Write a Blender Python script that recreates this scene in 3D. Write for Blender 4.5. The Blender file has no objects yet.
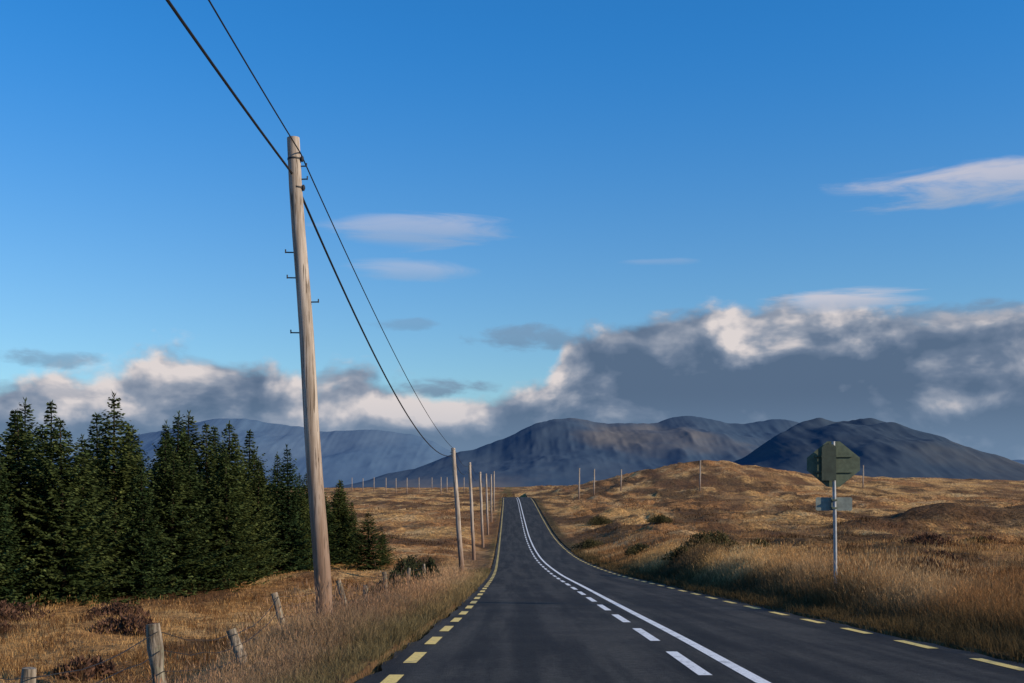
import bpy, math, random
import numpy as np
from mathutils import Vector, Matrix
random.seed(7); rng=np.random.default_rng(7)
scene=bpy.context.scene
scene.view_settings.view_transform='Standard'; scene.view_settings.look='None'; scene.view_settings.exposure=0

F=1100.0
# theodolite-style readings (bearing, height) + real distance -> metres relative to eye (eye = origin height 0)
def at(bx,by,d): return ((bx-512)*d/F, d, (487.5-by)*d/F)

# ---------------------------------------------------------------- helpers
def hermite(pts):
    X=np.array([p[0] for p in pts],float); Y=np.array([p[1] for p in pts],float)
    dl=np.diff(Y)/np.diff(X); m=np.zeros(len(X)); m[0]=dl[0]; m[-1]=dl[-1]
    for i in range(1,len(X)-1):
        h0=X[i]-X[i-1]; h1=X[i+1]-X[i]; m[i]=(dl[i-1]*h1+dl[i]*h0)/(h0+h1)
    def f(x):
        x=np.clip(np.asarray(x,float),X[0],X[-1])
        i=np.clip(np.searchsorted(X,x)-1,0,len(X)-2)
        h=X[i+1]-X[i]; t=(x-X[i])/h
        return ((2*t**3-3*t**2+1)*Y[i]+(t**3-2*t**2+t)*h*m[i]+(-2*t**3+3*t**2)*Y[i+1]+(t**3-t**2)*h*m[i+1])
    return f
def ss(a,b,x):
    t=np.clip((np.asarray(x,float)-a)/(b-a),0,1); return t*t*(3-2*t)
def vnoise(x,y,seed=0):
    x=np.asarray(x,float); y=np.asarray(y,float)
    ix=np.floor(x).astype(np.int64); iy=np.floor(y).astype(np.int64)
    fx=x-ix; fy=y-iy; fx=fx*fx*(3-2*fx); fy=fy*fy*(3-2*fy)
    def h(a,b):
        v=(a*374761393+b*668265263+seed*1442695041)&0xffffffff
        v=((v^(v>>13))*1274126177)&0xffffffff
        v=(v^(v>>16))&0xffff
        return v/65535.0
    return (h(ix,iy)*(1-fx)+h(ix+1,iy)*fx)*(1-fy)+(h(ix,iy+1)*(1-fx)+h(ix+1,iy+1)*fx)*fy
def fbm(x,y,seed=0,o=4,ridged=False):
    a=.5; s=0; t=0
    for k in range(o):
        n=vnoise(x*2**k+17.3*k,y*2**k-9.1*k,seed+k)
        if ridged: n=1-abs(2*n-1)
        s=s+a*n; t+=a; a*=.5
    return s/t
def fastmesh(name,V,Fc,col=None,mat=None,smooth=False):
    V=np.asarray(V,np.float32); Fc=np.asarray(Fc,np.int32); k=Fc.shape[1]
    me=bpy.data.meshes.new(name)
    me.vertices.add(len(V)); me.vertices.foreach_set('co',V.ravel())
    me.loops.add(Fc.size); me.loops.foreach_set('vertex_index',Fc.ravel())
    me.polygons.add(len(Fc)); me.polygons.foreach_set('loop_start',np.arange(0,Fc.size,k,dtype=np.int32))
    me.polygons.foreach_set('loop_total',np.full(len(Fc),k,np.int32))
    me.update(calc_edges=True)
    if smooth: me.polygons.foreach_set('use_smooth',np.ones(len(Fc),bool))
    if col is not None:
        c=np.ones((len(V),4),np.float32); c[:,:3]=col
        a=me.attributes.new('Col','FLOAT_COLOR','POINT'); a.data.foreach_set('color',c.ravel())
    if mat: me.materials.append(mat)
    return me
def obj(name,me,parent=None,loc=None):
    o=bpy.data.objects.new(name,me); scene.collection.objects.link(o)
    if parent: o.parent=parent
    if loc is not None: o.location=loc
    return o
class MB:
    def __init__(s): s.v=[]; s.f=[]; s.m=[]
    def box(s,c,size,R=None,m=0):
        b=len(s.v); R=R or Matrix.Identity(3)
        for x in(-.5,.5):
            for y in(-.5,.5):
                for z in(-.5,.5): s.v.append(tuple(Vector(c)+R@Vector((x*size[0],y*size[1],z*size[2]))))
        for f in((0,1,3,2),(4,6,7,5),(0,4,5,1),(2,3,7,6),(0,2,6,4),(1,5,7,3)):
            s.f.append([b+i for i in f]); s.m.append(m)
    def tube(s,pts,rad,n=10,m=0,cap=True):
        b=len(s.v); P=[Vector(p) for p in pts]
        for i,p in enumerate(P):
            d=(P[min(i+1,len(P)-1)]-P[max(i-1,0)]).normalized()
            u=d.orthogonal().normalized() if i==0 else (u-d*u.dot(d)).normalized()
            w=d.cross(u); r=rad[i] if hasattr(rad,'__len__') else rad
            for k in range(n):
                a=2*math.pi*k/n; s.v.append(tuple(p+(u*math.cos(a)+w*math.sin(a))*r))
        for i in range(len(P)-1):
            for k in range(n):
                s.f.append([b+i*n+k,b+i*n+(k+1)%n,b+(i+1)*n+(k+1)%n,b+(i+1)*n+k]); s.m.append(m)
        if cap:
            s.f.append([b+k for k in range(n)][::-1]); s.m.append(m)
            s.f.append([b+(len(P)-1)*n+k for k in range(n)]); s.m.append(m)
    def prism(s,poly,c,R,th,m=0):
        b=len(s.v); n=len(poly)
        for sgn in(-.5,.5):
            for (x,z) in poly: s.v.append(tuple(Vector(c)+R@Vector((x,sgn*th,z))))
        s.f.append([b+i for i in range(n)]); s.m.append(m)
        s.f.append([b+n+i for i in range(n)][::-1]); s.m.append(m)
        for i in range(n):
            s.f.append([b+i,b+n+i,b+n+(i+1)%n,b+(i+1)%n]); s.m.append(m)
    def mesh(s,name,mats,smooth=True):
        me=bpy.data.meshes.new(name); me.from_pydata(s.v,[],s.f)
        for m in mats: me.materials.append(m)
        me.polygons.foreach_set('material_index',s.m)
        if smooth:
            me.polygons.foreach_set('use_smooth',[len(f)==4 for f in s.f])
            me.set_sharp_from_angle(angle=math.radians(40))
        me.update(); return me

# ---------------------------------------------------------------- material helpers
class NT:
    def __init__(s,nt): s.nt=nt; nt.nodes.clear()
    def n(s,t,**kw):
        x=s.nt.nodes.new(t)
        for k,v in kw.items(): setattr(x,k,v)
        return x
    def set(s,sock,v):
        if isinstance(v,bpy.types.NodeSocket): s.nt.links.new(v,sock)
        else: sock.default_value=v
    def m(s,op,a,b=0.0,c=None,clamp=False):
        x=s.n('ShaderNodeMath',operation=op,use_clamp=clamp); s.set(x.inputs[0],a); s.set(x.inputs[1],b)
        if c is not None: s.set(x.inputs[2],c)
        return x.outputs[0]
    def sm(s,v,a,b,lo=0.0,hi=1.0):
        x=s.n('ShaderNodeMapRange',interpolation_type='SMOOTHSTEP')
        s.set(x.inputs[0],v); s.set(x.inputs[1],a); s.set(x.inputs[2],b); s.set(x.inputs[3],lo); s.set(x.inputs[4],hi)
        return x.outputs[0]
    def mix(s,f,a,b,mode='MIX'):
        x=s.n('ShaderNodeMix',data_type='RGBA',blend_type=mode); s.set(x.inputs[0],f)
        s.set(x.inputs[6],a); s.set(x.inputs[7],b); return x.outputs[2]
    def noise(s,vec,scale,detail=4,rough=.55,dist=0.0,dim='3D'):
        x=s.n('ShaderNodeTexNoise',noise_dimensions=dim); s.set(x.inputs['Vector'],vec); x.inputs['Scale'].default_value=scale
        x.inputs['Detail'].default_value=detail; x.inputs['Roughness'].default_value=rough; x.inputs['Distortion'].default_value=dist
        return x.outputs[0]
    def mapv(s,vec,scale=(1,1,1),loc=(0,0,0)):
        x=s.n('ShaderNodeMapping'); s.set(x.inputs[0],vec); x.inputs['Scale'].default_value=scale; x.inputs['Location'].default_value=loc
        return x.outputs[0]
    def bump(s,h,st,d):
        x=s.n('ShaderNodeBump'); s.set(x.inputs['Height'],h); x.inputs['Strength'].default_value=st; x.inputs['Distance'].default_value=d
        return x.outputs[0]
def c4(c): return (c[0],c[1],c[2],1)
def mat(name):
    m=bpy.data.materials.new(name); m.use_nodes=True; return m,NT(m.node_tree)
def bsdf(t,col,rough=.8,normal=None,metal=0,spec=.3):
    b=t.n('ShaderNodeBsdfPrincipled'); t.set(b.inputs['Base Color'],col); t.set(b.inputs['Roughness'],rough)
    b.inputs['Metallic'].default_value=metal; b.inputs['Specular IOR Level'].default_value=spec
    if normal is not None: t.set(b.inputs['Normal'],normal)
    o=t.n('ShaderNodeOutputMaterial'); t.nt.links.new(b.outputs[0],o.inputs[0]); return b
def objco(t): return t.n('ShaderNodeTexCoord').outputs['Object']

# ground
M_ground,t=mat('moor_ground'); co=objco(t)
att=t.n('ShaderNodeAttribute',attribute_name='Col').outputs['Color']
n1=t.noise(co,1.3,6,.65,0,'2D'); n2=t.noise(t.mapv(co,(1,.5,1)),.16,5,.6,0,'2D'); n3=t.noise(t.mapv(co,(1,.30,1)),.045,5,.65,0,'2D')
c=t.mix(1.0,att,t.mix(t.sm(n1,.3,.72),(.5,.47,.44,1),(1.6,1.55,1.45,1)),'MULTIPLY')
c=t.mix(t.sm(n2,.55,.65,0,.75),c,(.085,.052,.028,1))
c=t.mix(t.sm(n3,.52,.61,0,.65),c,(.16,.080,.038,1))
bsdf(t,c,.95,t.bump(t.m('ADD',n1,t.m('MULTIPLY',n2,2.0)),1.0,.6),spec=.05)

def foliage(name,transl=.3,varr=.0):
    m,t=mat(name)
    a=t.n('ShaderNodeAttribute',attribute_name='Col').outputs['Color']
    if varr:
        oi=t.n('ShaderNodeObjectInfo').outputs['Random']
        a=t.mix(1.0,a,t.mix(oi,(.6,.72,.75,1),(1.35,1.2,1.0,1)),'MULTIPLY')
    d=t.n('ShaderNodeBsdfDiffuse'); t.set(d.inputs[0],a)
    tr=t.n('ShaderNodeBsdfTranslucent'); t.set(tr.inputs[0],a)
    mx=t.n('ShaderNodeMixShader'); mx.inputs[0].default_value=transl
    t.nt.links.new(d.outputs[0],mx.inputs[1]); t.nt.links.new(tr.outputs[0],mx.inputs[2])
    o=t.n('ShaderNodeOutputMaterial'); t.nt.links.new(mx.outputs[0],o.inputs[0]); return m
M_grass=foliage('dry_grass',.38); M_needle=foliage('spruce_needles',.22,1.0); M_leaf=foliage('gorse_leaves',.2)

M_road,t=mat('asphalt'); co=objco(t)
n1=t.noise(co,60,2,.7,0,'2D'); n2=t.noise(t.mapv(co,(1,.05,1)),1.6,4,.6,0,'2D'); n3=t.noise(co,.5,4,.6,0,'2D'); n4=t.noise(co,9,4,.7,0,'2D')
c=t.mix(t.sm(n1,.35,.75),(.021,.020,.018,1),(.068,.064,.058,1))
c=t.mix(1.0,c,t.mix(t.sm(n2,.35,.65),(.64,.64,.65,1),(1.28,1.27,1.23,1)),'MULTIPLY')
c=t.mix(1.0,c,t.mix(t.sm(n3,.35,.65),(.82,.82,.84,1),(1.12,1.12,1.1,1)),'MULTIPLY')
c=t.mix(1.0,c,t.mix(t.sm(n4,.3,.7),(.76,.76,.76,1),(1.24,1.24,1.24,1)),'MULTIPLY')
bsdf(t,c,.85,t.bump(n1,.6,.012),spec=.15)
def paint(name,col):
    m,t=mat(name); co=objco(t); n1=t.noise(co,25,5,.7); n2=t.noise(co,2.5,5,.65)
    w=t.m('MAXIMUM',t.sm(n1,.54,.66,0,.8),t.sm(n2,.52,.72,0,.6))
    bsdf(t,t.mix(w,c4(col),(.10,.10,.10,1)),.65); return m
M_white=paint('white_road_paint',(.76,.76,.74)); M_yel=paint('yellow_road_paint',(.80,.58,.16))
M_wood,t=mat('weathered_pole_wood'); co=objco(t)
g=t.n('ShaderNodeSeparateXYZ'); t.set(g.inputs[0],co)
n1=t.noise(t.mapv(co,(14,14,.7)),1.0,6,.65); n2=t.noise(co,1.1,4,.6)
c=t.mix(t.sm(n1,.3,.7),(.25,.195,.145,1),(.54,.46,.38,1))
c=t.mix(t.sm(t.m('ADD',g.outputs[2],t.m('MULTIPLY',n2,2.0)),1.2,5.6,.85,0),c,(.18,.10,.06,1))
c=t.mix(t.sm(t.noise(t.mapv(co,(30,30,1.2)),1.0,3,.5),.58,.64,0,.85),c,(.09,.065,.045,1))
bsdf(t,c,.85,t.bump(n1,.5,.02),spec=.2)
M_post,t=mat('old_fence_wood'); co=objco(t)
n1=t.noise(t.mapv(co,(22,22,2)),1.0,6,.65); n2=t.noise(co,6,4,.6)
c=t.mix(t.sm(n1,.35,.7),(.09,.07,.05,1),(.36,.30,.23,1)); c=t.mix(t.sm(n2,.5,.65,0,.5),c,(.22,.22,.15,1))
bsdf(t,c,.9,t.bump(n1,.8,.03),spec=.15)
def flat(name,col,rough,metal=0):
    m,t=mat(name); co=objco(t); n=t.noise(co,7,5,.6)
    bsdf(t,t.mix(t.sm(n,.3,.7),c4([x*.75 for x in col]),c4([x*1.15 for x in col])),rough,None,metal); return m
M_black=flat('black_cable',(.02,.02,.022),.6); M_steel=flat('galvanised_steel',(.36,.37,.38),.5,.5)
M_signback=flat('sign_back_grey_green',(.105,.130,.085),.7); M_signdark=flat('sign_back_dark',(.055,.070,.050),.7)
M_plate=flat('sign_back_grey',(.22,.25,.22),.6)

def mountain_mat(name,a,b,sunlit,s,off=300):  # blue base colours have aerial haze and cloud shadow painted into them
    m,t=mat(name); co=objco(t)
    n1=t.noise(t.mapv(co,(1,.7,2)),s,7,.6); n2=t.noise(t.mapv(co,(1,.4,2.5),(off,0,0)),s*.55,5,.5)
    c=t.mix(t.sm(n1,.36,.66),c4(a),c4(b)); c=t.mix(t.sm(n2,.48,.62,0,.85),c,c4(sunlit))  # noise patches paint sunlit gaps between cloud shadows into the albedo
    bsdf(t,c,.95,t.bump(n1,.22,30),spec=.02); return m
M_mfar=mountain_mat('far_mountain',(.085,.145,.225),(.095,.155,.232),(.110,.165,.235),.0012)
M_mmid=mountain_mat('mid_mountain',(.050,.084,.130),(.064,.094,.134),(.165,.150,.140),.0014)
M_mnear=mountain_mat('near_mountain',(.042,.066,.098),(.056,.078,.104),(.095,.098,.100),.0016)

# ---------------------------------------------------------------- terrain functions
zr=hermite([(-80,3.32),(-40,.96),(0,-1.4),(11.7,-2.09),(17.4,-2.43),(27,-3.03),(42,-3.9),(70,-5.42),(103,-6.6),(145,-6.9),(196,-5.8),(240,-4.45),(284,-3.15),(310,-2.8),(350,-3.2),(400,-4.4)])
xr=hermite([(-80,2.0),(0,2.3),(11.7,2.37),(17.4,2.45),(27,2.56),(42,2.62),(70,2.6),(103,2.36),(145,2.1),(196,1.9),(284,1.5),(340,1.0),(420,.5)])
zL=hermite([(-80,1.8),(0,-2.7),(13,-3.4),(25,-4.0),(50,-5.35),(80,-5.8),(120,-6.2),(200,-5.2),(300,-3.8),(500,-3.0),(1000,-2.6),(2500,-4),(12000,-6)])
zR=hermite([(-80,3.4),(0,-1.25),(13,-1.88),(28,-2.38),(50,-3.15),(100,-4.6),(150,-5.2),(200,-4.7),(300,-3.0),(400,-2.0),(600,-1.4),(1000,-1.6),(2500,-3),(12000,-6)])
def gauss(x,y,x0,y0,sx,sy,a): return a*np.exp(-((x-x0)/sx)**2-((y-y0)/sy)**2)
def mounds(x,y): return gauss(x,y,63,150,12,8,2.7)+gauss(x,y,77,165,12,9,2.2)+gauss(x,y,40,124,6,5,1.6)+gauss(x,y,33,84,4,3,.8)+gauss(x,y,52,128,5,4,.9)
def G(x,y):
    x=np.asarray(x,float); y=np.asarray(y,float); s=x-xr(y); Z=zr(y)
    und=(fbm(x/18,y/26,3,4)-.5)*np.clip(.35+np.abs(y)*.005,0,1.6)*ss(6,14,np.abs(s))
    hm=fbm(x/4.5,y/6,15,3); und=und+(ss(.5,.75,hm)-.2)*np.clip(.2+np.abs(y)*.004,0,.85)*ss(8,13,np.abs(s))*np.where(s>0,1,.5)
    und=und+(fbm(x/1.6,y/2.0,8,3)-.5)*.40*ss(5.5,8,np.abs(s))
    vL=Z+.03+.17*ss(4.3,5.4,-s)*ss(70,20,y)*ss(13,17.5,y)-.1*ss(30,80,y)*ss(4.3,5.4,-s)
    st=4.6+.7*ss(13,18,y)
    left=vL+(zL(y)-vL)*ss(0,1,(-s-st)/4.1)
    hills=gauss(x,y,68,400,30,80,6.0)+gauss(x,y,80,430,62,90,5.0)+gauss(x,y,150,450,70,90,3.0)+mounds(x,y)+gauss(x,y,24,210,12,12,1.2)+gauss(x,y,240,420,90,100,2.5)+gauss(x,y,0,700,300,120,2.5)
    vR=Z+.02
    right=vR+(zR(y)+hills-vR)*ss(4.6,6.9+np.clip(y-50,0,200)*.10,s)
    z=np.where(s<0,left,right)
    far=zL(y)+(zR(y)-zL(y))*ss(-40,60,s)+hills
    z=z+(far-z)*ss(330,420,y)
    z=z+und
    inroad=(np.abs(s)<4.12)&(y<395)
    z=np.where(inroad,Z-.07,z)
    return z
def C(x,y):
    x=np.asarray(x,float); y=np.asarray(y,float); s=x-xr(y)
    gold=np.array([.56,.330,.130]); red=np.array([.36,.175,.070]); dark=np.array([.10,.060,.033]); straw=np.array([.64,.46,.24]); green=np.array([.13,.125,.045])
    def mx(a,b,t): return a*(1-t[...,None])+b*t[...,None]
    p=fbm(x/11,y/22,21,4); q=fbm(x/6+40,y/14,33,4); r=fbm(x/3,y/5,44,3)
    c=np.broadcast_to(gold,x.shape+(3,)).copy()
    c=mx(c,red,ss(.40,.60,p)*.85); c=mx(c,straw,ss(.52,.70,r)*.5); c=mx(c,dark,ss(.52,.61,q)*.85)
    c=mx(c,dark,ss(.25,.9,mounds(x,y))*.85)
    vl=ss(-8.5,-6.5,s)*(s<0); c=mx(c,np.array([.38,.26,.155]),vl*.5*(y<120))
    c=mx(c,green,ss(-5.1,-4.4,s)*(s<0)*.55)
    c=mx(c,np.array([.085,.066,.032]),(s>0)*ss(6.2,5.0,s)*.88*(y<300))
    return c

# terrain sheet
sp=[1.5,3.2,4.0,4.11,4.13,4.3,4.6]+list(np.arange(5,14,.5)); st=.6
while sp[-1]<9000: sp.append(sp[-1]+st); st=max(.6,sp[-1]*.03)
S=np.array([-a for a in sp[::-1]]+[0]+sp)
ys=list(np.arange(-80,4,2.0))+list(np.arange(4,60,.5)); 
while ys[-1]<14000: ys.append(ys[-1]+max(.5,ys[-1]*.012))
Y=np.array(ys); SS,YY=np.meshgrid(S,Y); XX=SS+xr(YY); ZZ=G(XX,YY)
nc,nr=len(S),len(Y); idx=np.arange(nc*nr).reshape(nr,nc)
Fq=np.stack([idx[:-1,:-1],idx[:-1,1:],idx[1:,1:],idx[1:,:-1]],-1).reshape(-1,4)
obj('ground',fastmesh('ground',np.stack([XX,YY,ZZ],-1).reshape(-1,3),Fq,C(XX.ravel(),YY.ravel())*.85,M_ground,True))

# road + markings
def strip(s0,s1,y0,y1,dz,step=.5,ns=2):
    n=max(2,int((y1-y0)/step)+1); yy=np.linspace(y0,y1,n); sx=np.linspace(s0,s1,ns)
    Sg,Yg=np.meshgrid(sx,yy); V=np.stack([Sg+xr(Yg),Yg,zr(Yg)+dz],-1).reshape(-1,3)
    i=np.arange(n*ns).reshape(n,ns); return V,np.stack([i[:-1,:-1],i[:-1,1:],i[1:,1:],i[1:,:-1]],-1).reshape(-1,4)
V,Fx=strip(-4.0,4.0,-78,392,0,.5,9)
rag=(vnoise(V[:,1]*1.3,V[:,1]*0,5)-.5)*.2
e=np.abs(V[:,0]-xr(V[:,1])); V[:,0]+=np.where(e>3.9,rag*np.sign(V[:,0]-xr(V[:,1])),0)
obj('road',fastmesh('road',V,Fx,None,M_road,True))
def marks(name,segs,m):
    Vs=[];Fs=[];b=0
    for a in segs:
        v,f=strip(*a); Vs.append(v); Fs.append(f+b); b+=len(v)
    obj(name,fastmesh(name,np.concatenate(Vs),np.concatenate(Fs),None,m,True))
segs=[(.24,.40,-70,385,.006)]
y=12.5-4.9*16
while y<300: segs.append((-.26,-.10,y,y+3.0,.006)); y+=4.9
marks('centre_line_marking',segs,M_white)
segs=[]; y=13.9-2.85*28
while y<300: segs+= [(-3.78,-3.61,y,y+1.5,.006)]; y+=2.85
y=13.0-3.0*26
while y<300: segs+= [(3.61,3.78,y,y+1.5,.006)]; y+=3.0
marks('yellow_edge_marking',segs,M_yel)

# ---------------------------------------------------------------- grass
GV=[];GF=[];GC=[];gb=0
def blades(x,y,h,w,lean,ldir,col,seed_head=False):
    global gb
    n=len(x); z=G(x,y)-.03; th=rng.uniform(0,math.pi,n); wx=np.cos(th)*w/2; wy=np.sin(th)*w/2
    lx=np.cos(ldir)*lean*h; ly=np.sin(ldir)*lean*h
    P=np.stack([x,y,z],-1)
    W=np.stack([wx,wy,0*wx],-1); mid=P+np.stack([lx*.32,ly*.32,h*.55],-1); tip=P+np.stack([lx,ly,h*np.sqrt(np.clip(1-lean**2*.5,.2,1))],-1)
    if not seed_head:
        V=np.stack([P-W,P+W,mid-W*.8,mid+W*.8,tip],1); k=5
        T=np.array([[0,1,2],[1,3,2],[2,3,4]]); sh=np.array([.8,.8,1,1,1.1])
    else:
        d=tip-P; V=np.stack([P-W*.45,P+W*.45,P+d*.86,P+d*.93-W*1.1,P+d*.93+W*1.1,P+d*1.05],1); k=6
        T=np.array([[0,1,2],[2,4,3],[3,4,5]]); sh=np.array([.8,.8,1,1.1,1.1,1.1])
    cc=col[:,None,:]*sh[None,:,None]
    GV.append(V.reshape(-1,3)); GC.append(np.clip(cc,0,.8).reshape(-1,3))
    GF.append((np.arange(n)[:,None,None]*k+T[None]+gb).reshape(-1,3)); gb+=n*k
def clumps(nC,nb,sfun,ymin,ymax,hr,head=False,tint=(1,1,1),keep=None,rad=1.6,maxlean=.95):
    u=rng.random(nC)
    yc=ymin*(ymax/ymin)**u
    sc=sfun(yc,rng.random(nC)); xc=sc+xr(yc)
    if keep is not None:
        k=keep(xc,yc); xc,yc=xc[k],yc[k]; nC=len(xc)
    hs=rng.uniform(hr[0],hr[1],nC)*(.4+1.2*fbm(xc/2.5,yc/2.5,61,3)); cc=C(xc,yc)*rng.uniform(.65,1.3,(nC,1)); ld=rng.uniform(0,2*math.pi,nC)
    hs=np.where((xc<-1.6)&(yc<13.5),hs*.62,hs)
    sq=xc-xr(yc); hs=np.where((sq>0)&(sq<5.2),hs*.65,hs)
    x=np.repeat(xc,nb); y=np.repeat(yc,nb); r=(.10+.004*y)*np.sqrt(rng.random(len(x)))*rad; a=rng.uniform(0,2*math.pi,len(x))
    x=x+r*np.cos(a); y=y+r*np.sin(a)*1.2
    ok=np.abs(x-xr(y))>4.0; 
    h=np.repeat(hs,nb)*rng.uniform(.45,1.15,len(x)); w=(.0035+.00036*np.clip(y,8,400))*rng.uniform(.6,1.3,len(x))
    ldir=np.where(rng.random(len(x))<.6,a,np.repeat(ld,nb)); lean=rng.uniform(.1,maxlean,len(x))
    if head: lean*=.55
    col=np.repeat(cc,nb,0)*rng.uniform(.75,1.25,(len(x),1))*np.array(tint)
    blades(x[ok],y[ok],h[ok],w[ok],lean[ok],ldir[ok],col[ok],head)
# verges
clumps(6500,18,lambda y,u:-4.08-u*2.6,7,75,(.14,.34))
clumps(650,14,lambda y,u:-4.7-u*1.8,7,60,(.38,.70),True,(1.0,.90,.92))
clumps(5200,17,lambda y,u:4.08+u*3.6,9,120,(.28,.50))
clumps(1500,14,lambda y,u:5.5+u*3.0,10,80,(.42,.72),True)
clumps(60,26,lambda y,u:5.2+u*1.3,26.2,28.6,(.60,.85),True)
clumps(60,26,lambda y,u:5.2+u*1.3,26.0,28.6,(.50,.75))
# fields
clumps(9500,17,lambda y,u:-6.8-u*(.58*y+6),10,240,(.10,.26))
clumps(9500,16,lambda y,u:6.6+u*(.58*y+4),12,320,(.16,.38))
clumps(900,10,lambda y,u:7.2+u*(.5*y+4),14,120,(.40,.62),True)
# straggly rushes round the left fence and field
clumps(260,16,lambda y,u:-6.9-u*(.4*y+2),14,60,(.45,.75),True,(.8,.75,.7),None,1.2)
# dark heather / bog-myrtle tussocks, bushier
dk=lambda x,y: fbm(x/6,y/10,77,3)>.54
clumps(6400,20,lambda y,u:np.where(u<.4,-8-u*2.5*(.5*y+4),7.0+(u-.4)*1.67*(.55*y+4)),13,300,(.28,.50),False,(.32,.26,.26),dk,1.8)
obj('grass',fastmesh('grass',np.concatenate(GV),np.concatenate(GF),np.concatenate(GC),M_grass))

# ---------------------------------------------------------------- spruces
def spruce_mesh(name,H,R,seed):
    r=np.random.default_rng(seed); V=[];Fc=[];Cc=[]; b=0
    h=.12
    while h<H*.985:
        q=h/H; Lmax=R*(1-q)**.95*(1 if q>.08 else .9)+.06
        nb=int(r.integers(7,10)) if q<.85 else 5
        a0=r.uniform(0,6.28); wl=r.uniform(.85,1.12)
        for k in range(nb):
            L=Lmax*r.uniform(.55,1.22)*wl; az=a0+k*6.283/nb+r.uniform(-.3,.3)
            n=max(3,int(L/.085)); tt=(np.arange(n)+r.random(n))/n; 
            tt=tt**.8; sl=-.22+.80*q+r.uniform(-.15,.15)
            rr=tt*L; px=np.cos(az)*rr; py=np.sin(az)*rr; pz=h+sl*rr-.10*L*np.sin(tt*3.1)+.16*L*tt**3
            bright=r.uniform(.6,1.4)
            for side in(-1,1):
                ang=az+side*r.uniform(.35,1.15,n); ln_=(.14+.26*(1-tt))*r.uniform(.7,1.3,n)*(.5+.5*min(1,Lmax))
                dz=r.uniform(-.5,.15,n); D=np.stack([np.cos(ang),np.sin(ang),dz],-1)*ln_[:,None]
                roll=r.uniform(-.9,.9,n); wd=.045+.03*r.random(n)
                Wv=np.stack([-np.sin(ang)*np.cos(roll),np.cos(ang)*np.cos(roll),np.sin(roll)],-1)*wd[:,None]
                P=np.stack([px,py,pz],-1)
                Q=np.stack([P,P+D*.45+Wv,P+D,P+D*.45-Wv],1); V.append(Q.reshape(-1,3))
                Fc.append((np.arange(n)[:,None]*4+np.arange(4)[None]+b)); b+=4*n
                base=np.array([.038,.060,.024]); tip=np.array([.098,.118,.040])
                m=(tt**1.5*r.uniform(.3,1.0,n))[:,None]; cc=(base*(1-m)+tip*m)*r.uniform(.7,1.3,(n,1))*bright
                Cc.append(np.repeat(cc,4,0))
        h+=r.uniform(.17,.28)*(1 if q<.8 else .8)
    for k in range(14):
        z=H-.05-r.random()*.6; a=r.uniform(0,6.28); d=np.array([math.cos(a)*.12,math.sin(a)*.12,.24]); w=np.array([-math.sin(a),math.cos(a),0])*.03
        P=np.array([0,0,z]); V.append(np.stack([P,P+d*.5+w,P+d,P+d*.5-w])); Fc.append(np.array([[b,b+1,b+2,b+3]])); b+=4
        Cc.append(np.tile([.07,.095,.04],(4,1)))
    V=np.concatenate(V);Fc=np.concatenate(Fc);Cc=np.concatenate(Cc)
    nseg=8; tv=[];tf=[]
    for i in range(9):
        z=-.3+i/8*(H+.3); ra=.13*(1-i/8)+.012
        for k in range(nseg): tv.append((math.cos(k*2*math.pi/nseg)*ra,math.sin(k*2*math.pi/nseg)*ra,z))
    for i in range(8):
        for k in range(nseg): tf.append((b+i*nseg+k,b+i*nseg+(k+1)%nseg,b+(i+1)*nseg+(k+1)%nseg,b+(i+1)*nseg+k))
    V=np.concatenate([V,tv]); Fc=np.concatenate([Fc,tf]); Cc=np.concatenate([Cc,np.tile([.06,.045,.035],(len(tv),1))])
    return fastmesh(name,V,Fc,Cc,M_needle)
SP=[spruce_mesh('spruce_%d'%i,9.0,[2.1,2.5,1.9,2.3,2.7,2.0][i]*1.15,100+i) for i in range(6)]
line=[(38,-25.5,8.6),(44,-23.6,8.8),(48,-22.0,8.9),(55,-19.4,9.6),(62,-16.9,9.7),(67,-15.6,9.8),(76,-14.4,8.4),(84,-13.9,6.6),(95,-14.2,5.8)]
lt=np.linspace(0,1,len(line)); ln=np.array(line)
def tree(x,y,H,wid=1.0):
    o=obj('spruce_tree',random.choice(SP)); z=float(G(np.array([x]),np.array([y]))[0])
    s=H/9.0; o.location=(x,y,z-.1); w=s*wid*random.uniform(.9,1.25); o.scale=(w,w,s)
    o.rotation_euler=(random.uniform(-.03,.03),random.uniform(-.03,.03),random.uniform(0,6.28))
for row in range(5):
    n=[22,19,16,12,9][row]
    for i in range(n):
        tpar=(i+random.uniform(.15,.85))/n
        D,X,H=[np.interp(tpar,lt,ln[:,j]) for j in range(3)]
        off=row*2.4+random.uniform(-.8,.8)
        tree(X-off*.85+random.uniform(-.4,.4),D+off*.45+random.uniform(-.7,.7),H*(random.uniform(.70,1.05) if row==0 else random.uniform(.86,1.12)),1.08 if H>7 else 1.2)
for (bx,by,d,H,w) in [(369,556,78,4.1,1.9),(352,556,84,4.8,1.3),(383,553,84,2.6,1.6)]:
    x=(bx-512)*d/F; tree(x,d,H,w)

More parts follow.
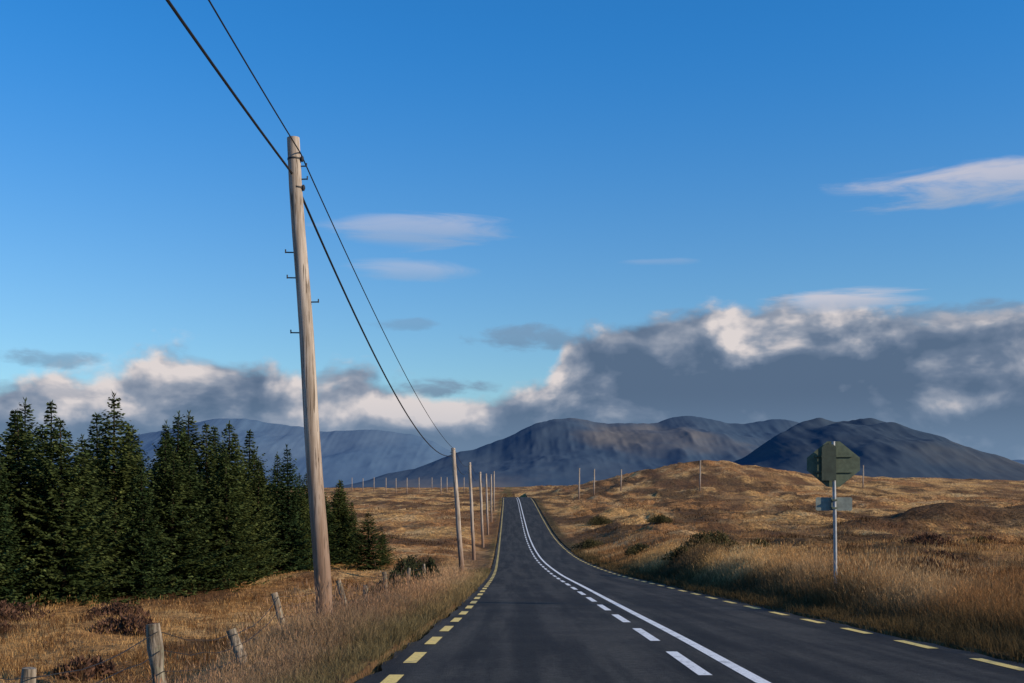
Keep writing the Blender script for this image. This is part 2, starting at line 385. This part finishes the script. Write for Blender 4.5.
def shrub(name,x,y,r,h,seed,col):
    q=np.random.default_rng(seed); n=int(2600*max(r,h)**.8); a=q.uniform(0,6.28,n); u=q.random(n)**.5; lob=1+.3*np.sin(a*3+seed)+.2*np.sin(a*5+2*seed)
    el=q.random(n); rad=r*lob*np.sqrt(1-el**2)*u; P=np.stack([rad*np.cos(a),rad*np.sin(a),h*el*(.6+.4*u)*(1+.25*np.sin(a*4))],-1)
    d=q.normal(0,1,(n,3)); d[:,2]=abs(d[:,2])+.5; d/=np.linalg.norm(d,axis=1)[:,None]; w=np.cross(d,q.normal(0,1,(n,3))); w/=np.linalg.norm(w,axis=1)[:,None]
    L=.16*q.uniform(.6,1.4,(n,1)); V=np.stack([P,P+d*L*.5+w*.03,P+d*L,P+d*L*.5-w*.03],1).reshape(-1,3)
    cc=np.repeat(np.array(col)*q.uniform(.5,1.6,(n,1)),4,0)
    o=obj(name,fastmesh(name,V,np.arange(4*n).reshape(n,4),cc,M_leaf)); o.location=(x,y,float(G(np.array([x]),np.array([y]))[0])-.05)
for i,(bx,d,r,h) in enumerate([(405,52,.9,1.3),(412,56,.8,1.4),(396,49,.7,1.0),(430,62,.7,1.2),(385,45,.6,.9)]):
    shrub('gorse_bush',(bx-512)*d/F,d,r,h,i+1,(.045,.05,.025))
for i,(bx,d,r,h) in enumerate([(702,62,1.0,.8),(716,64,1.2,.9),(640,85,1.2,.7),(760,70,.9,.6),(682,60,.8,.6),(590,120,1.6,.9),(905,75,1.1,.6),(978,66,1.3,.7),(600,175,2.2,1.2),(660,150,1.8,.9)]):
    shrub('gorse_bush',(bx-512)*d/F,d,r,h,i+20,(.075,.065,.03))
for i,(x,d,r,h) in enumerate([(-14,39,1.2,.6),(-11.5,33,.9,.4),(-17,34,1.3,.5),(-19,41,1.3,.6),(-8.6,22,.5,.3),(22,58,1.2,.5),(17,44,.9,.45),(13.5,36,.7,.4),(31,72,1.5,.7)]):
    shrub('heather_clump',x,d,r,h,i+40,(.11,.06,.040))

# ---------------------------------------------------------------- utility poles
def pole(base,top,rb,rt,n=14,detail=False,name='utility_pole'):
    mb=MB(); B=Vector(base); T=Vector(top)-B; N=10
    pts=[T*(i/N)+Vector((math.sin(i*1.3)*.012,math.cos(i*1.7)*.012,0)) for i in range(N+1)]
    pts[0]=-T*.06
    mb.tube(pts,[rb+(rt-rb)*i/N for i in range(N+1)],n,0)
    if detail:
        H=T.length
        def onp(h): return T*(h/H)
        for h,sx in [(6.26,-1),(5.83,-1),(5.42,1),(4.9,-1),(7.72,1),(7.50,1)]:
            p=onp(h); L_=.25 if h<7 else .2
            mb.tube([p+Vector((-.02*sx,0,0)),p+Vector((sx*L_,-.02,0))],.011,6,1)
            mb.tube([p+Vector((sx*L_,-.02,-.012)),p+Vector((sx*L_,-.02,.05))],.012,6,1)
        for h,dx in [(7.84,.135),(7.35,.125)]:
            p=onp(h)+Vector((dx,-.03,0)); mb.tube([p+Vector((0,0,-.05)),p+Vector((0,0,-.015)),p+Vector((0,0,.02)),p+Vector((0,0,.05))],[.018,.032,.03,.015],8,1)
        for h in(7.35,7.84):
            p=onp(h); mb.tube([p+Vector((0,0,-.015)),p+Vector((0,0,.015))],rt+.014,14,1)
    else:
        h=T*.965; mb.tube([h+Vector((-.22,0,0)),h+Vector((.22,0,0))],.02,5,1)
    o=obj(name,mb.mesh(name,[M_wood,M_steel if not detail else M_black])); o.location=B; return o
p1b=at(325,622,18.6); p1t=at(293,138,18.6)
pole(p1b,p1t,.145,.105,20,True)
p2b=at(462.5,580,68.5); p2t=at(453,448,68.5)
pole(p2b,p2t,.17,.13)
def gz(x,y): return float(G(np.array([x]),np.array([y]))[0])
rowp=[(99,474,469.5,9),(128,483,480,9.0),(158,488,486,9),(190,491.5,491,8.5),(228,494,494,8.5)]
tops=[p1t,p2t]
for d,bx,tx,H in rowp:
    x=(bx-512)*d/F; z=gz(x,d); tp=((tx-512)*d/F,d,z+H-.2); pole((x,d,z),tp,.16,.13,8); tops.append(tp)
pole((-3.3,-30,gz(-3.3,-30)),(-3.75,-30,gz(-3.3,-30)+8.4),.145,.11)
ptop=(-3.75,-30,gz(-3.3,-30)+8.3)
for bx,d,H in [(579,290,8.2),(594,310,7.5),(621,330,6.5),(700,300,8.4),(863,330,7.5),(652,520,7)]:
    x=(bx-512)*d/F; z=gz(x,d); pole((x,d,z),(x+.1,d,z+H),.22,.17,6)
for bx,d in [(363,560),(374,540),(386,520),(396,505),(407,480),(419,520),(441,430),(447,460),(432,600),(352,600),(464,500)]:
    x=(bx-512)*d/F; z=gz(x,d); pole((x,d,z),(x,d,z+7.2),.22,.17,6)
# cables
mb=MB()
def cable(a,b,sag,r,N=40):
    a=Vector(a);b=Vector(b); mb.tube([a.lerp(b,i/N)-Vector((0,0,4*sag*(i/N)*(1-i/N))) for i in range(N+1)],r,6,0)
A1=Vector(p1t)+Vector((.13,-.03,-.26)); A2=Vector(p1t)+Vector((.0,-.13,-.62))
B1=Vector(p2t)+Vector((.1,0,-.1)); B2=Vector(p2t)+Vector((.0,0,-.45))
cable(A1,B1,.72,.012); cable(A2,B2,1.45,.022)
P1=Vector(ptop)+Vector((.28,0,1.3)); P2=Vector(ptop)+Vector((-.15,0,.8))
cable(P1,A1,1.0,.011); cable(P2,A2,1.2,.019)
for i in range(1,len(tops)-1):
    a=Vector(tops[i]);b=Vector(tops[i+1]); cable(a+Vector((.1,0,-.1)),b+Vector((.1,0,-.1)),.6,.014,16); cable(a+Vector((0,0,-.45)),b+Vector((0,0,-.45)),.9,.02,16)
obj('overhead_cable',mb.mesh('overhead_cable',[M_black]))

# ---------------------------------------------------------------- fence
mb=MB(); heads=[]
for (bx,by,d,h,lx,ly,r) in [(30,668,10.5,.75,.1,0,.07),(152,624,12.6,1.0,-.20,.05,.085),(231,630,15.2,.85,-.36,.1,.08),(274,593,19.5,1.0,-.30,.05,.065),(338,580,26,.9,-.34,0,.065),(366,585,31,.75,.08,0,.07),(384,572,36,.8,-.12,0,.07),(409,568,45,.8,.10,0,.07),(424,564,54,.8,0,0,.07),(-60,640,9,.9,0,0,.065)]:
    T=Vector(at(bx,by,d)); g=gz(T.x-lx,T.y); B=Vector((T.x-lx,T.y-ly,min(g-.3,T.z-h)))
    N=5; mb.tube([B.lerp(T,i/N)+Vector((random.uniform(-.01,.01),random.uniform(-.01,.01),0)) for i in range(N+1)],[r*random.uniform(.85,1.12) for _ in range(N+1)],9,0)
    heads.append((T.y,T,B))
heads.sort(key=lambda a:a[0])
for i in range(len(heads)-1):
    for fr in(.06,.22,.4):
        a=heads[i][1].lerp(heads[i][2],fr)+Vector((.07,-.03,0)); b=heads[i+1][1].lerp(heads[i+1][2],fr)+Vector((.07,-.03,0))
        mb.tube([a.lerp(b,k/6)-Vector((0,0,.10*4*(k/6)*(1-k/6)*random.uniform(.6,1.2))) for k in range(7)],.0055,4,1)
obj('post_and_wire_fence',mb.mesh('fence',[M_post,M_black]))

# ---------------------------------------------------------------- road sign (seen from behind)
sx,sy,_=at(836,575,28); sg=gz(sx,sy); top=(487.5-442)*28/F
root=bpy.data.objects.new('traffic_sign',None); scene.collection.objects.link(root); root.location=(sx,sy,sg)
H=top-sg; mb=MB(); mb.tube([(0,0,-.3),(-.03,0,H*.5),(-.07,0,H)],.045,12,0); mb.tube([(-.07,0,H),(-.07,0,H+.015)],.05,12,0)
obj('post',mb.mesh('post',[M_steel]),root)
R=Matrix.Rotation(math.radians(-2),3,'Z')
def rdia(w,h,cut):
    return [(cut,h),(w-cut*.3,cut),(w-cut*.3,-cut),(cut,-h),(-cut,-h),(-w+cut*.3,-cut),(-w+cut*.3,cut),(-cut,h)]
zc=(487.5-464)*28/F-sg
mb=MB(); mb.prism(rdia(.72,.58,.16),(-.04,.09,zc),R,.012,0)
obj('warning_plate',mb.mesh('warning_plate',[M_signback],False),root)
mb=MB(); mb.prism([(-.24,-.44),(.12,-.44),(.12,.42),(.04,.48),(-.16,.48),(-.24,.40)],(-.14,-.075,zc+.02),R,.012,0)
obj('back_plate',mb.mesh('back_plate',[M_signdark],False),root)
mb=MB()
for dz in(-.2,.2):
    mb.box((-.04,.065,zc+dz),(.95,.03,.04),R,0); mb.box((-.05,0,zc+dz),(.12,.12,.05),R,0)
zl=(487.5-504)*28/F-sg
for dz in(-.1,.1): mb.box((-.05,0,zl+dz),(.13,.12,.04),R,0)
obj('rails_and_clamps',mb.mesh('rails',[M_signback],False),root)
mb=MB(); mb.prism([(-.44,-.17),(.42,-.17),(.45,-.14),(.45,.14),(.42,.17),(-.44,.17),(-.47,.14),(-.47,-.14)],(-.02,.075,zl),R,.012,0)
obj('supplementary_plate',mb.mesh('supp',[M_plate],False),root)

# ---------------------------------------------------------------- mountains
def mountain(name,D0,prof,depth,m,seed,rough=1.0):
    px=np.array([p[0] for p in prof],float); f=hermite([(p[0],487.5-p[1]) for p in prof])
    nx,ny=520,130; bx=np.linspace(px[0],px[-1],nx); v=np.linspace(-1,1,ny)
    BX,VV=np.meshgrid(bx,v); X=(BX-512)*D0/F; Yy=D0+VV*depth
    jag=(fbm(BX/30,BX*0,seed+31,5)-.5)*6*ss(0,25,f(BX))
    h=np.clip(f(BX)+jag,0,None)*D0/F
    sc=D0/5000*420
    wig=(fbm(X/sc/1.5,Yy/sc/1.5,seed,3)-.5)*.7
    sh=np.clip(1-np.abs(VV+wig*np.clip(1-np.abs(VV),0,1)*.8)**1.15,0,1)
    rg=fbm(X/sc,Yy/(sc*1.8),seed+9,5,True)
    Z=h*sh*(1-.42*rough*(1-rg)*(1-sh**2.5)*1.3)+ (fbm(X/(sc*.2),Yy/(sc*.2),seed+5,3)-.5)*h*.03
    Z=Z-8
    i=np.arange(nx*ny).reshape(ny,nx); Fq=np.stack([i[:-1,:-1],i[:-1,1:],i[1:,1:],i[1:,:-1]],-1).reshape(-1,4)
    obj(name,fastmesh(name,np.stack([X,Yy,Z],-1).reshape(-1,3),Fq,None,m,True))
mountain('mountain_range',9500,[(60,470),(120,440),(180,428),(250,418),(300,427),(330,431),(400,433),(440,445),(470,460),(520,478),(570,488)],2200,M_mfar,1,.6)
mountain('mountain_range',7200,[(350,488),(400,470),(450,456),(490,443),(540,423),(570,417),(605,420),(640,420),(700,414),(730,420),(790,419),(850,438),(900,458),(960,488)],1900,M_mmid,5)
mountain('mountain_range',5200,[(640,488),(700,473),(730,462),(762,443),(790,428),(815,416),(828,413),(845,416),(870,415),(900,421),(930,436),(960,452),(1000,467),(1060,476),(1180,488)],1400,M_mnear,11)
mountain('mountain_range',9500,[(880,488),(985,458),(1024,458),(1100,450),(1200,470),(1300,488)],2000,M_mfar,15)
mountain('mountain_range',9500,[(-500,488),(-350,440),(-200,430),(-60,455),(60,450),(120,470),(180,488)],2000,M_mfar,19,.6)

# ---------------------------------------------------------------- light + sky
SUN_AZ,SUN_EL=math.radians(112),math.radians(24)
sd=Vector((math.sin(SUN_AZ)*math.cos(SUN_EL),math.cos(SUN_AZ)*math.cos(SUN_EL),math.sin(SUN_EL)))
L=bpy.data.lights.new('sun','SUN'); L.energy=4.8; L.angle=math.radians(.5); L.color=(1,.83,.62)
so=bpy.data.objects.new('sun',L); scene.collection.objects.link(so); so.rotation_euler=sd.to_track_quat('Z','Y').to_euler()
w=bpy.data.worlds.new('World'); scene.world=w; w.use_nodes=True; t=NT(w.node_tree)
sky=t.n('ShaderNodeTexSky',sky_type='NISHITA'); sky.sun_disc=False; sky.sun_elevation=SUN_EL; sky.sun_rotation=SUN_AZ; sky.air_density=1.0; sky.dust_density=.3; sky.ozone_density=2.5
gen=t.n('ShaderNodeTexCoord').outputs['Generated']
sep=t.n('ShaderNodeSeparateXYZ'); t.set(sep.inputs[0],gen); X,Yd,Zd=sep.outputs
az=t.m('ARCTAN2',X,Yd); hor=t.m('SQRT',t.m('ADD',t.m('MULTIPLY',X,X),t.m('MULTIPLY',Yd,Yd)))
el=t.m('DIVIDE',Zd,t.m('MAXIMUM',hor,.001))
cxy=t.n('ShaderNodeCombineXYZ'); t.set(cxy.inputs[0],az); t.set(cxy.inputs[1],el); AE=cxy.outputs[0]
def cv(kx,ky,ox=0.0,oy=0.0): return t.mapv(AE,(kx,ky,1),(ox*kx+7.3,oy*ky+2.1,0))
def dirn(px,py):
    u=(px-512)/F; v=(487.5-py)/F; a=math.atan(u); return a,v*math.cos(a)
K=10.0
tint=t.mix(t.sm(el,.05,.45),(.80,1.10,1.28,1),(.25,1.08,1.74,1))
skyc=t.mix(1.0,sky.outputs[0],tint,'MULTIPLY')
prof=[(-150,384),(0,384),(60,376),(110,362),(150,354),(190,350),(250,357),(290,369),(350,364),(400,378),(450,384),(500,394),(535,392),(555,370),(572,336),(620,314),(680,311),(740,303),(800,297),(880,299),(930,311),(980,314),(1024,311),(1150,330)]
fc=t.n('ShaderNodeFloatCurve'); cm=fc.mapping; cu=cm.curves[0]
pp=[((dirn(a,b)[0]+.6)/1.2,dirn(a,b)[1]*5) for a,b in prof]; pp=[(0,.46)]+pp+[(1,.7)]
cu.points[0].location=pp[0]; cu.points[1].location=pp[-1]
for q in pp[1:-1]: cu.points.new(*q)
cm.update()
t.set(fc.inputs['Value'],t.m('DIVIDE',t.m('ADD',az,.6),1.2,clamp=True)); fc.inputs['Factor'].default_value=1
Hc=t.m('DIVIDE',fc.outputs[0],5.0)
nA=t.noise(cv(12,19),1.0,6,.52,.15,'2D'); nB=t.noise(cv(12,19,.012,.016),1.0,4,.52,.15,'2D')
nW=t.noise(cv(6,15,3,3),1.0,3,.5,0,'2D')
delta=t.m('SUBTRACT',Hc,el)
dd=t.m('ADD',delta,t.m('MULTIPLY',t.m('SUBTRACT',nA,.5),.075))
mask=t.sm(dd,-.004,.014)
leftside=t.sm(az,.05,-.10)
lit=t.m('ADD',t.m('MULTIPLY',delta,-5.5),.40)
lit=t.m('ADD',lit,t.m('MULTIPLY',leftside,.20))
lit=t.m('ADD',lit,t.sm(dd,.040,.004,0,.20))
lit=t.m('ADD',lit,t.m('MULTIPLY',t.m('SUBTRACT',nA,nB),2.6))
lit=t.m('ADD',lit,t.m('MULTIPLY',t.m('SUBTRACT',nW,.5),1.9),clamp=True)
ramp=t.n('ShaderNodeValToRGB'); t.set(ramp.inputs[0],lit); r=ramp.color_ramp
r.elements[0].position=0; r.elements[0].color=(.095*K,.150*K,.240*K,1); r.elements[1].position=1.0; r.elements[1].color=(.72*K,.66*K,.65*K,1)
e=r.elements.new(.30); e.color=(.145*K,.200*K,.295*K,1); e=r.elements.new(.62); e.color=(.29*K,.33*K,.41*K,1)
cc=ramp.outputs[0]
cc=t.mix(t.sm(el,.09,.02,0,.5),cc,(.20*K,.31*K,.46*K,1))
col=t.mix(mask,skyc,cc)
nS=t.noise(cv(7,48,1,1),1.0,5,.6,.5,'2D'); nS2=t.noise(cv(22,60,5,5),1.0,4,.6,.2,'2D')
for (px,py,rx,ry,op,shade) in [(418,229,98,20,.45,1),(410,271,72,12,.34,1),(1020,178,155,26,.75,1),(842,301,80,13,.8,1),(655,262,40,4,.15,1),(530,338,66,15,.6,0),(45,358,50,10,.55,0),(400,324,40,7,.35,0),(950,314,100,12,.6,0),(440,388,60,11,.75,0),(60,392,80,10,.5,0)]:
    a0,e0=dirn(px,py); ra,re=rx/F,ry/F
    vs=t.n('ShaderNodeMapping'); t.set(vs.inputs[0],AE); vs.inputs['Scale'].default_value=(1/ra,1/re,0); vs.inputs['Location'].default_value=(-a0/ra,-e0/re,0)
    dt=t.n('ShaderNodeVectorMath',operation='DOT_PRODUCT'); t.set(dt.inputs[0],vs.outputs[0]); t.set(dt.inputs[1],vs.outputs[0])
    v=t.m('SUBTRACT',1.0,dt.outputs['Value']); v=t.m('ADD',v,t.m('MULTIPLY',t.m('SUBTRACT',nS if shade else nS2,.5),2.8))
    mk=t.sm(v,-.1,1.1,0,op)
    hi=(.64*K,.60*K,.64*K,1) if shade else (.18*K,.25*K,.36*K,1); lo=(.38*K,.44*K,.56*K,1) if shade else (.15*K,.215*K,.32*K,1)
    k=t.mix(t.sm(el,e0-re*.7,e0+re*.5),lo,hi)
    col=t.mix(mk,col,k)
bg=t.n('ShaderNodeBackground'); t.set(bg.inputs[0],col); bg.inputs[1].default_value=1/K
o=t.n('ShaderNodeOutputWorld'); t.nt.links.new(bg.outputs[0],o.inputs[0])
w.cycles.sampling_method='NONE'

# ---------------------------------------------------------------- camera
cd=bpy.data.cameras.new('camera'); cd.sensor_width=36; cd.lens=36*F/1024; cd.shift_y=(487.5-341.5)/1024; cd.clip_start=.1; cd.clip_end=40000
cam=bpy.data.objects.new('camera',cd); scene.collection.objects.link(cam); cam.location=(0,0,0); cam.rotation_euler=(math.radians(90),0,0); scene.camera=cam
